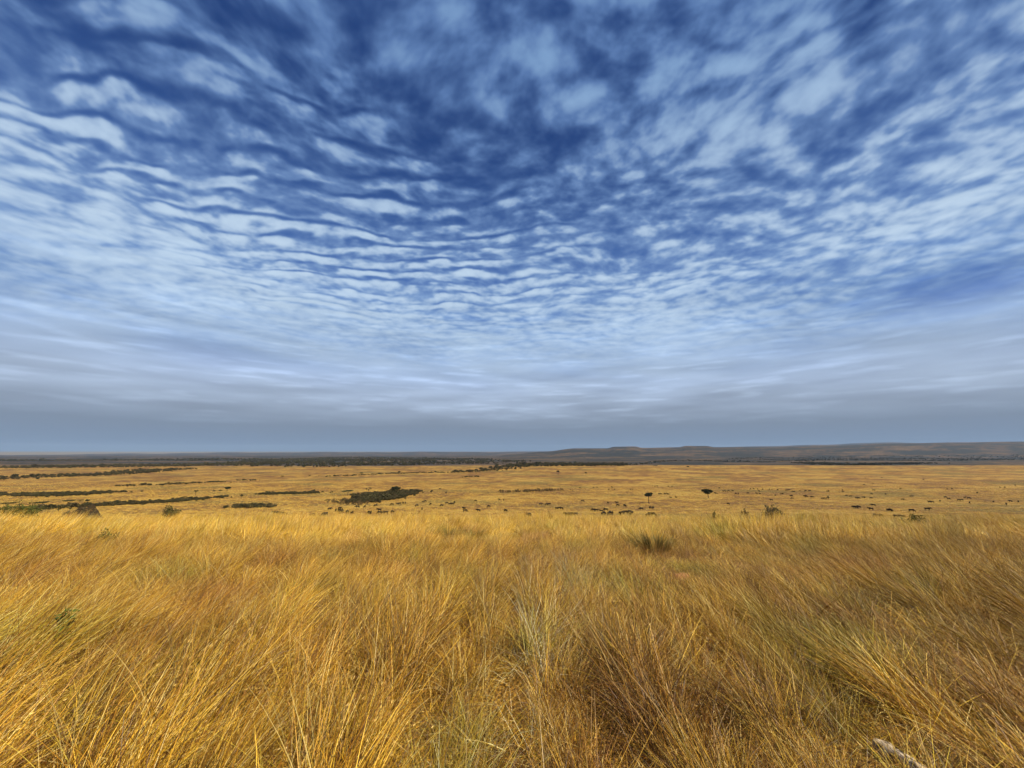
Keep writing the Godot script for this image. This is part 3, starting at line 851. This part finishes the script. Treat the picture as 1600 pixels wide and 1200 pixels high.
func make_tussock(x: float, z: float, n: int, radius: float, tall: float, seed_: int, label: String):
	rng.seed = seed_
	var s := Shape.new()
	for k in n:
		var a := rng.randf() * TAU
		var p := Vector3(cos(a), 0, sin(a)) * radius * 0.45 * sqrt(rng.randf())
		var out := Vector3(cos(a), 0, sin(a)) * rng.randf_range(0.1, 0.7) * radius + Vector3(0, 0, -0.25 * tall)
		var h := tall * rng.randf_range(0.6, 1.05)
		var g := rng.randf_range(0.6, 1.2)
		var col := Color(0.11, 0.095, 0.02) if rng.randf() < 0.6 else Color(0.36, 0.22, 0.05)
		col = Color(col.r * g, col.g * g, col.b * g)
		var w := Vector3(cos(a * 3.0), 0, sin(a * 3.0)) * 0.006
		var m1 := p + out * 0.35 + Vector3(0, h * 0.6, 0)
		var m2 := p + out + Vector3(0, h, 0)
		s.quad(p - w, p + w, m1 + w * 0.8, m1 - w * 0.8, col)
		s.tri(m1 - w * 0.8, m1 + w * 0.8, m2, col)
	var o := part(numbered("grass_tussock"), s.mesh(), tinted(0.7, 0.3), self)
	o.position = on_ground(x, z, 0.02)
	tag(o, label, "grass tussock", "dark tussocks in the tall grass")

func make_branch():
	var s := Shape.new()
	rng.seed = 51
	var a := Vector3(2.17, 0, -2.64)
	var b := Vector3(2.27, 0, -2.2)
	var pts := []
	var radii := []
	for k in 9:
		var t := k / 8.0
		var p := a.lerp(b, t)
		p.y = height(p.x, p.z) + 0.05 - 0.03 * t + rng.randf_range(-0.006, 0.006)
		p.x += 0.02 * sin(t * 7.0)
		pts.append(p)
		radii.append((0.042 - 0.010 * t) * rng.randf_range(0.82, 1.18))
	radii[0] = 0.026
	s.tube(pts, radii, 14, Color(0.66, 0.55, 0.40), 0.2)
	var m := tinted(0.85)
	m.albedo_texture = streaks()
	m.uv1_triplanar = true
	m.uv1_scale = Vector3(6, 6, 1.6)
	var root := thing("fallen_branch", on_ground(2.22, -2.4))
	var wood := part("branch", s.mesh(), m, root)
	wood.position = -root.position
	var s2 := Shape.new()
	s2.tube([pts[3] - Vector3(0.0, 0.02, 0), pts[3] + Vector3(-0.08, 0.0, 0.1), pts[3] + Vector3(-0.12, 0.01, 0.19)], [0.022, 0.017, 0.008], 8, Color(0.55, 0.43, 0.28), 0.1)
	part("twig", s2.mesh(), m, root).position = -root.position
	tag(root, "pale weathered branch lying in the grass at lower right", "branch")

func streaks() -> ImageTexture:
	var n := FastNoiseLite.new()
	n.seed = 52
	n.frequency = 0.05
	n.fractal_octaves = 4
	var img := Image.create(256, 256, false, Image.FORMAT_RGB8)
	for x in 256:
		for y in 256:
			var q := n.get_noise_2d(x, y * 0.2)
			var f := clampf(0.75 + 1.5 * q, 0.15, 1.0)
			img.set_pixel(x, y, Color(f, f * 0.97, f * 0.92))
	return ImageTexture.create_from_image(img)

func make_stone(called: String, at: Vector3, size: Vector3, col: Color, seed_: int, label: String):
	rng.seed = seed_
	var n := FastNoiseLite.new()
	n.seed = seed_
	n.frequency = 1.1
	var s := Shape.new()
	var rings := 12
	var segs := 18
	for i in rings + 1:
		for j in segs:
			var th := PI * i / rings
			var ph := TAU * j / segs
			var o := Vector3(sin(th) * cos(ph), cos(th), sin(th) * sin(ph))
			var r := 1.0 + 0.35 * n.get_noise_3dv(o * 1.2) + 0.15 * n.get_noise_3dv(o * 4.0)
			s.v.append(o * r * size)
			s.n.append((o / size).normalized())
			var f := 0.8 + 0.5 * n.get_noise_3dv(o * 6.0)
			s.c.append(Color(col.r * f, col.g * f, col.b * f))
	for i in rings:
		for j in segs:
			var p := i * segs + j
			var q := i * segs + (j + 1) % segs
			s.ix.append_array(PackedInt32Array([p, q + segs, q, p, p + segs, q + segs]))
	var o := part(numbered(called), s.mesh(), tinted(0.9), self)
	o.position = on_ground(at.x, at.z) + Vector3(0, size.y * 0.75, 0)
	o.rotation.y = rng.randf() * TAU
	tag(o, label, "stone")

func make_mound():
	var n := FastNoiseLite.new()
	n.seed = 55
	n.frequency = 1.0
	n.fractal_octaves = 4
	var s := Shape.new()
	var rings := 26
	var segs := 44
	var at := on_ground(-24.4, -22.8)
	for i in rings + 1:
		for j in segs:
			var rr := float(i) / rings
			var ph := TAU * j / segs
			var x := cos(ph) * rr * 1.45
			var z := sin(ph) * rr * 0.95
			var lump := n.get_noise_2d(x * 1.2, z * 1.2)
			var y := 1.22 * pow(maxf(0.0, 1.0 - rr * rr), 0.85) * (1.0 + 0.45 * lump) * (1.0 - 0.12 * x) - 0.25
			s.v.append(Vector3(x, y, z))
			var f := 0.75 + 0.6 * n.get_noise_2d(x * 5.0, z * 5.0)
			s.c.append(Color(0.055 * f, 0.038 * f, 0.018 * f))
	for i in rings:
		for j in segs:
			var p := i * segs + j
			var q := i * segs + (j + 1) % segs
			s.ix.append_array(PackedInt32Array([p, p + segs, q + segs, p, q + segs, q]))
	s.n.resize(s.v.size())
	s.n.fill(Vector3.ZERO)
	for k in range(0, s.ix.size(), 3):
		var nn := (s.v[s.ix[k + 1]] - s.v[s.ix[k]]).cross(s.v[s.ix[k + 2]] - s.v[s.ix[k]])
		if nn.y < 0: nn = -nn
		for e in 3: s.n[s.ix[k + e]] += nn
	for k in s.n.size(): s.n[k] = s.n[k].normalized() if s.n[k].length() > 0 else Vector3.UP
	var o := part(numbered("earth_mound"), s.mesh(), tinted(0.95), self)
	o.position = at
	tag(o, "low dark brown earth mound rising from the grass edge at left", "mound")
	clear_spots.append([-24.4, -22.7, 0.5])

func make_bush(called: String, x: float, z: float, h: float, w: float, leaves: int, a: Color, b: Color, seed_: int, m: Material, label: String):
	rng.seed = seed_
	var stems := Shape.new()
	var crown := Shape.new()
	var count := maxi(7, int(leaves / 22.0))
	var leaf := clampf(0.035 * h + 0.012, 0.02, 0.05)
	for k in count:
		var ang := rng.randf() * TAU
		var reach := w * 0.5 * sqrt(rng.randf())
		var tip := Vector3(cos(ang) * reach, h * rng.randf_range(0.65, 1.0) * (1.0 - 0.35 * reach / (w * 0.5)), sin(ang) * reach)
		var mid := tip * Vector3(0.35, 0.55, 0.35)
		stems.tube([Vector3(cos(ang), 0, sin(ang)) * 0.02 - Vector3(0, 0.05, 0), mid, tip], [0.010, 0.007, 0.003], 5, Color(0.13, 0.09, 0.05))
		for q in leaves / count + 1:
			var p := mid.lerp(tip, rng.randf_range(0.1, 1.05)) + rnd_dir() * 0.07 * (w + 0.3)
			var long := (rnd_dir() + Vector3(0, 0.5, 0)).normalized() * leaf * rng.randf_range(0.8, 1.6)
			var side := long.cross(rnd_dir()).normalized() * leaf * 0.45
			var col := a.lerp(b, rng.randf())
			crown.quad(p - long, p + side, p + long, p - side, col)
	var o := thing(called, on_ground(x, z))
	part("stems", stems.mesh(), m, o)
	part("leaves", crown.mesh(), m, o).set_meta("kind", "stuff")
	tag(o, label, "bush" if called == "bush" else "plant")

# ---------------------------------------------------------------- grass
const STRAW = [Color(0.60, 0.320, 0.021), Color(0.80, 0.505, 0.055), Color(0.34, 0.155, 0.014), Color(0.88, 0.66, 0.22), Color(0.13, 0.055, 0.010), Color(0.40, 0.29, 0.022)]

# one clump of bent blades; the wind lays them towards -z
func clump(seed_: int, blades: int, radius: float, l0: float, l1: float, width: float, segs: int, rise0: float, rise1: float, stray: float, heads: float, weights: Array) -> ArrayMesh:
	rng.seed = seed_
	var s := Shape.new()
	for k in blades:
		var a := rng.randf() * TAU
		var rr := radius * sqrt(rng.randf())
		var p := Vector3(cos(a) * rr, -0.02, sin(a) * rr)
		var len := rng.randf_range(l0, l1)
		var yaw := rng.randfn(0.0, 0.5)
		if rng.randf() < stray: yaw = rng.randf() * TAU
		var e0 := deg_to_rad(clampf(rng.randfn(rise0, 16.0), 8.0, 95.0))
		var e1 := deg_to_rad(clampf(rng.randfn(rise1, 20.0), -25.0, 88.0))
		if heads > 0.0 and rng.randf() < 0.06:
			e0 = deg_to_rad(rng.randf_range(66, 88))
			e1 = deg_to_rad(rng.randf_range(50, 80))
		var pick := rng.randf()
		var ci := 0
		while ci < 5 and pick > weights[ci]:
			pick -= weights[ci]
			ci += 1
		var g := rng.randf_range(0.55, 1.15)
		var col := Color(STRAW[ci].r * g, STRAW[ci].g * g, STRAW[ci].b * g)
		var roll := rng.randf() * PI
		var w := width * rng.randf_range(0.45, 1.0)
		if rng.randf() < 0.10: w = width * 1.35
		var head := rng.randf() < heads
		var k0 := s.v.size()
		for i in segs + 1:
			var t := float(i) / segs
			var el := lerpf(e0, e1, pow(t, 0.8))
			var dir := Vector3(-sin(yaw) * cos(el), sin(el), -cos(yaw) * cos(el))
			if i > 0: p += dir * len / segs
			var side := dir.cross(Vector3(sin(yaw + 0.6), 0.3, cos(yaw)))
			side = side.normalized().rotated(dir, roll)
			var ww := w * (1.0 - 0.8 * t * t)
			s.v.append(p - side * ww * 0.5)
			s.v.append(p + side * ww * 0.5)
			var nn := side.cross(dir)
			s.n.append(nn)
			s.n.append(nn)
			s.c.append(col)
			s.c.append(col)
			if i > 0:
				var q := k0 + i * 2
				s.ix.append_array(PackedInt32Array([q - 2, q, q + 1, q - 2, q + 1, q - 1]))
			if head and t > 0.68:
				var hc := Color(0.40, 0.20, 0.04) if rng.randf() < 0.6 else Color(0.62, 0.42, 0.11)
				for q in 3:
					var o := (dir + rnd_dir() * 0.55).normalized() * rng.randf_range(0.012, 0.03)
					var b := o.cross(rnd_dir()).normalized() * width * 0.55
					s.tri(p, p + o * 0.55 + b, p + o, hc)
	return s.mesh()

func cleared(x: float, z: float) -> bool:
	for c in clear_spots:
		var dx: float = x - c[0]
		var dz: float = z - c[1]
		if dx * dx + dz * dz < c[2] * c[2]: return true
		# the same spot seen from where people walk up to it: trodden a little on the near side
		var dz2: float = z - (c[1] + c[2] * 0.9)
		if dx * dx + dz2 * dz2 < c[2] * c[2] * 0.7: return true
	return false

func sow(root: Node3D, meshes: Array, spots: Array, m: Material, called: String):
	for v in meshes.size():
		var mine: Array = []
		for k in range(v, spots.size(), meshes.size()): mine.append(spots[k])
		var mm := MultiMesh.new()
		mm.transform_format = MultiMesh.TRANSFORM_3D
		mm.use_colors = true
		mm.mesh = meshes[v]
		mm.instance_count = mine.size()
		for k in mine.size():
			mm.set_instance_transform(k, mine[k][0])
			mm.set_instance_color(k, mine[k][1])
		var o := MultiMeshInstance3D.new()
		o.name = called
		o.multimesh = mm
		o.material_override = m
		o.set_meta("kind", "stuff")
		root.add_child(o, true)

# grazed and trodden places where the grass stands lower
func trampled(x: float, z: float) -> float:
	var s := 0.0
	for c in [[1.0, -11.8, 3.8, 1.5], [4.2, -8.6, 1.8, 1.2]]:
		s += exp(-pow((x - c[0]) / c[2], 2.0) - pow((z - c[1]) / c[3], 2.0))
	return minf(s, 1.0)

# grass grows in tussocks: draws a place towards its tussock's heart
func tussocky(x: float, z: float, cell: float, pull: float) -> Vector3:
	var i := floori(x / cell)
	var j := floori(z / cell)
	var h := hash(Vector2i(i, j))
	var cx := (i + 0.2 + 0.6 * float(h & 255) / 255.0) * cell
	var cz := (j + 0.2 + 0.6 * float((h >> 8) & 255) / 255.0) * cell
	return Vector3(lerpf(x, cx, pull), float((h >> 16) & 255) / 255.0, lerpf(z, cz, pull))

func grass_spot(x: float, z: float, size: float, yaw_spread: float, stand: float) -> Array:
	var tone := noise_patch.get_noise_2d(x * 0.16, z * 0.16)
	var tone2 := noise_grain.get_noise_2d(x * 0.5 + 20.0, z * 0.5)
	var wind := noise_scrub.get_noise_2d(x * 0.12, z * 0.12)
	var yaw := -0.08 + 0.9 * wind * yaw_spread + rng.randfn(0.0, 0.28) * yaw_spread
	var tall := size * (1.0 + 0.5 * tone) * (1.0 - 0.5 * trampled(x, z)) * rng.randf_range(0.75, 1.2)
	var b := Basis(Vector3.UP, yaw) * Basis.from_scale(Vector3(size * rng.randf_range(0.85, 1.2), tall * stand, size))
	var tone3 := noise_grain.get_noise_2d(x * 1.1 - 8.0, z * 0.8)
	var green := clampf(tone2 * 1.6 - 0.3, 0, 0.6)
	var rust := clampf(-tone2 * 1.5 - 0.25 - 0.4 * tone + 0.7 * tone3 + 0.5 * trampled(x, z), 0, 0.8)
	var g := rng.randf_range(0.65, 1.1) * (1.0 - 0.35 * tone3)
	var col := Color(g * (1.0 - 0.38 * green - 0.25 * rust), g * (1.0 - 0.10 * green - 0.42 * rust), g * (1.0 - 0.2 * green - 0.3 * rust))
	var bleached := 0.0
	if z > -9.0:
		bleached = 0.8 * exp(-pow((x - 0.3 + 0.05 * z) / 0.55, 2.0)) * clampf(0.6 + 2.0 * tone2, 0, 1)
		col = Color(col.r * (1.0 + 0.15 * bleached), col.g * (1.0 + 0.35 * bleached), col.b * (1.0 + 2.2 * bleached))
	return [Transform3D(b, on_ground(x, z, 0.01)), col]

func make_grass():
	var m := tinted(0.5, 0.12)
	m.metallic_specular = 0.4
	var wind_mix := [0.26, 0.18, 0.19, 0.11, 0.22, 0.04]
	var pale_mix := [0.34, 0.32, 0.10, 0.16, 0.04, 0.04]
	var litter_mix := [0.16, 0.08, 0.28, 0.06, 0.38, 0.04]
	var near := []
	for k in 8: near.append(clump(200 + k, 54, 0.14, 0.22, 0.80, 0.0042, 6, 58.0, 20.0, 0.16, 0.3, wind_mix))
	var litter := []
	for k in 4: litter.append(clump(230 + k, 70, 0.22, 0.10, 0.36, 0.0036, 4, 38.0, 8.0, 0.75, 0.0, litter_mix))
	var mid := []
	for k in 6: mid.append(clump(260 + k, 90, 0.26, 0.36, 0.90, 0.0080, 4, 58.0, 26.0, 0.12, 0.2, pale_mix))
	var far := []
	for k in 4: far.append(clump(290 + k, 70, 0.9, 0.25, 0.5, 0.03, 2, 66.0, 38.0, 0.2, 0.0, pale_mix))
	var root := thing("tall_grass", on_ground(0, -10))
	root.position = Vector3.ZERO
	tag(root, "tall golden wind-bent grass covering the near slope", "grass", "", "stuff")
	rng.seed = 300
	var spots := []
	var litter_spots := []
	var z := 4.0
	while z > -11.0:
		var half := maxf(3.0, 1.55 * -z + 4.0)
		var n := int(half * 2.0 * 0.2 * 50.0)
		for k in n:
			var x := rng.randf_range(-half, half)
			var zz := z - rng.randf() * 0.2
			if x * x + zz * zz < 0.7 * 0.7 or cleared(x, zz): continue
			var thin := noise_grain.get_noise_2d(x * 0.35, zz * 0.35)
			if thin < -0.12 and rng.randf() < 0.6: continue
			var tu := tussocky(x, zz, 0.62, 0.5)
			var near_spot := grass_spot(tu.x, tu.z, 0.62 + 0.42 * tu.y, 1.2, 1.0)
			near_spot[1] = near_spot[1] * (0.82 + 0.36 * fposmod(tu.y * 7.3, 1.0))
			spots.append(near_spot)
		for k in int(n * 1.15):
			var x := rng.randf_range(-half, half)
			var zz := z - rng.randf() * 0.2
			litter_spots.append(grass_spot(x, zz, 1.0, 5.0, 1.0))
		z -= 0.2
	sow(root, near, spots, m, "grass_blades")
	sow(root, litter, litter_spots, m, "straw_litter")
	spots = []
	z = -11.0
	while z > -110.0:
		var half := 1.5 * -z + 4.0
		var density := 15.0 if z > -36.0 else 1.6
		var n := int(half * 2.0 * 0.5 * density)
		for k in n:
			var x := rng.randf_range(-half, half)
			var zz := z - rng.randf() * 0.5
			if cleared(x, zz): continue
			var thin := noise_grain.get_noise_2d(x * 0.35, zz * 0.35)
			if thin < -0.15 and rng.randf() < 0.6: continue
			var tu := tussocky(x, zz, 1.1, 0.4)
			var mid_spot := grass_spot(tu.x, tu.z, 0.64 + 0.42 * tu.y, 1.2, 1.0)
			mid_spot[1] = mid_spot[1] * (0.84 + 0.32 * fposmod(tu.y * 7.3, 1.0))
			spots.append(mid_spot)
		z -= 0.5
	sow(root, mid, spots, m, "grass_blades")
	var root2 := thing("plain_grass", Vector3.ZERO)
	tag(root2, "short golden grass covering the plain beyond the slope", "grass", "", "stuff")
	spots = []
	z = -110.0
	while z > -640.0:
		var half := 1.45 * -z
		var n := int(half * 2.0 * 2.0 * 0.2)
		for k in n:
			var x := rng.randf_range(-half, half)
			var zz := z - rng.randf() * 2.0
			if rng.randf() < smoothstep(260.0, 640.0, -zz): continue
			var spot := grass_spot(x, zz, 1.0, 2.0, 0.8)
			var dry := rng.randf_range(0.75, 1.15) if rng.randf() < 0.8 else rng.randf_range(0.35, 0.6)
			spot[1] = Color(spot[1].r * dry, spot[1].g * dry, spot[1].b * dry)
			spots.append(spot)
		z -= 2.0
	sow(root2, far, spots, m, "grass_clumps")
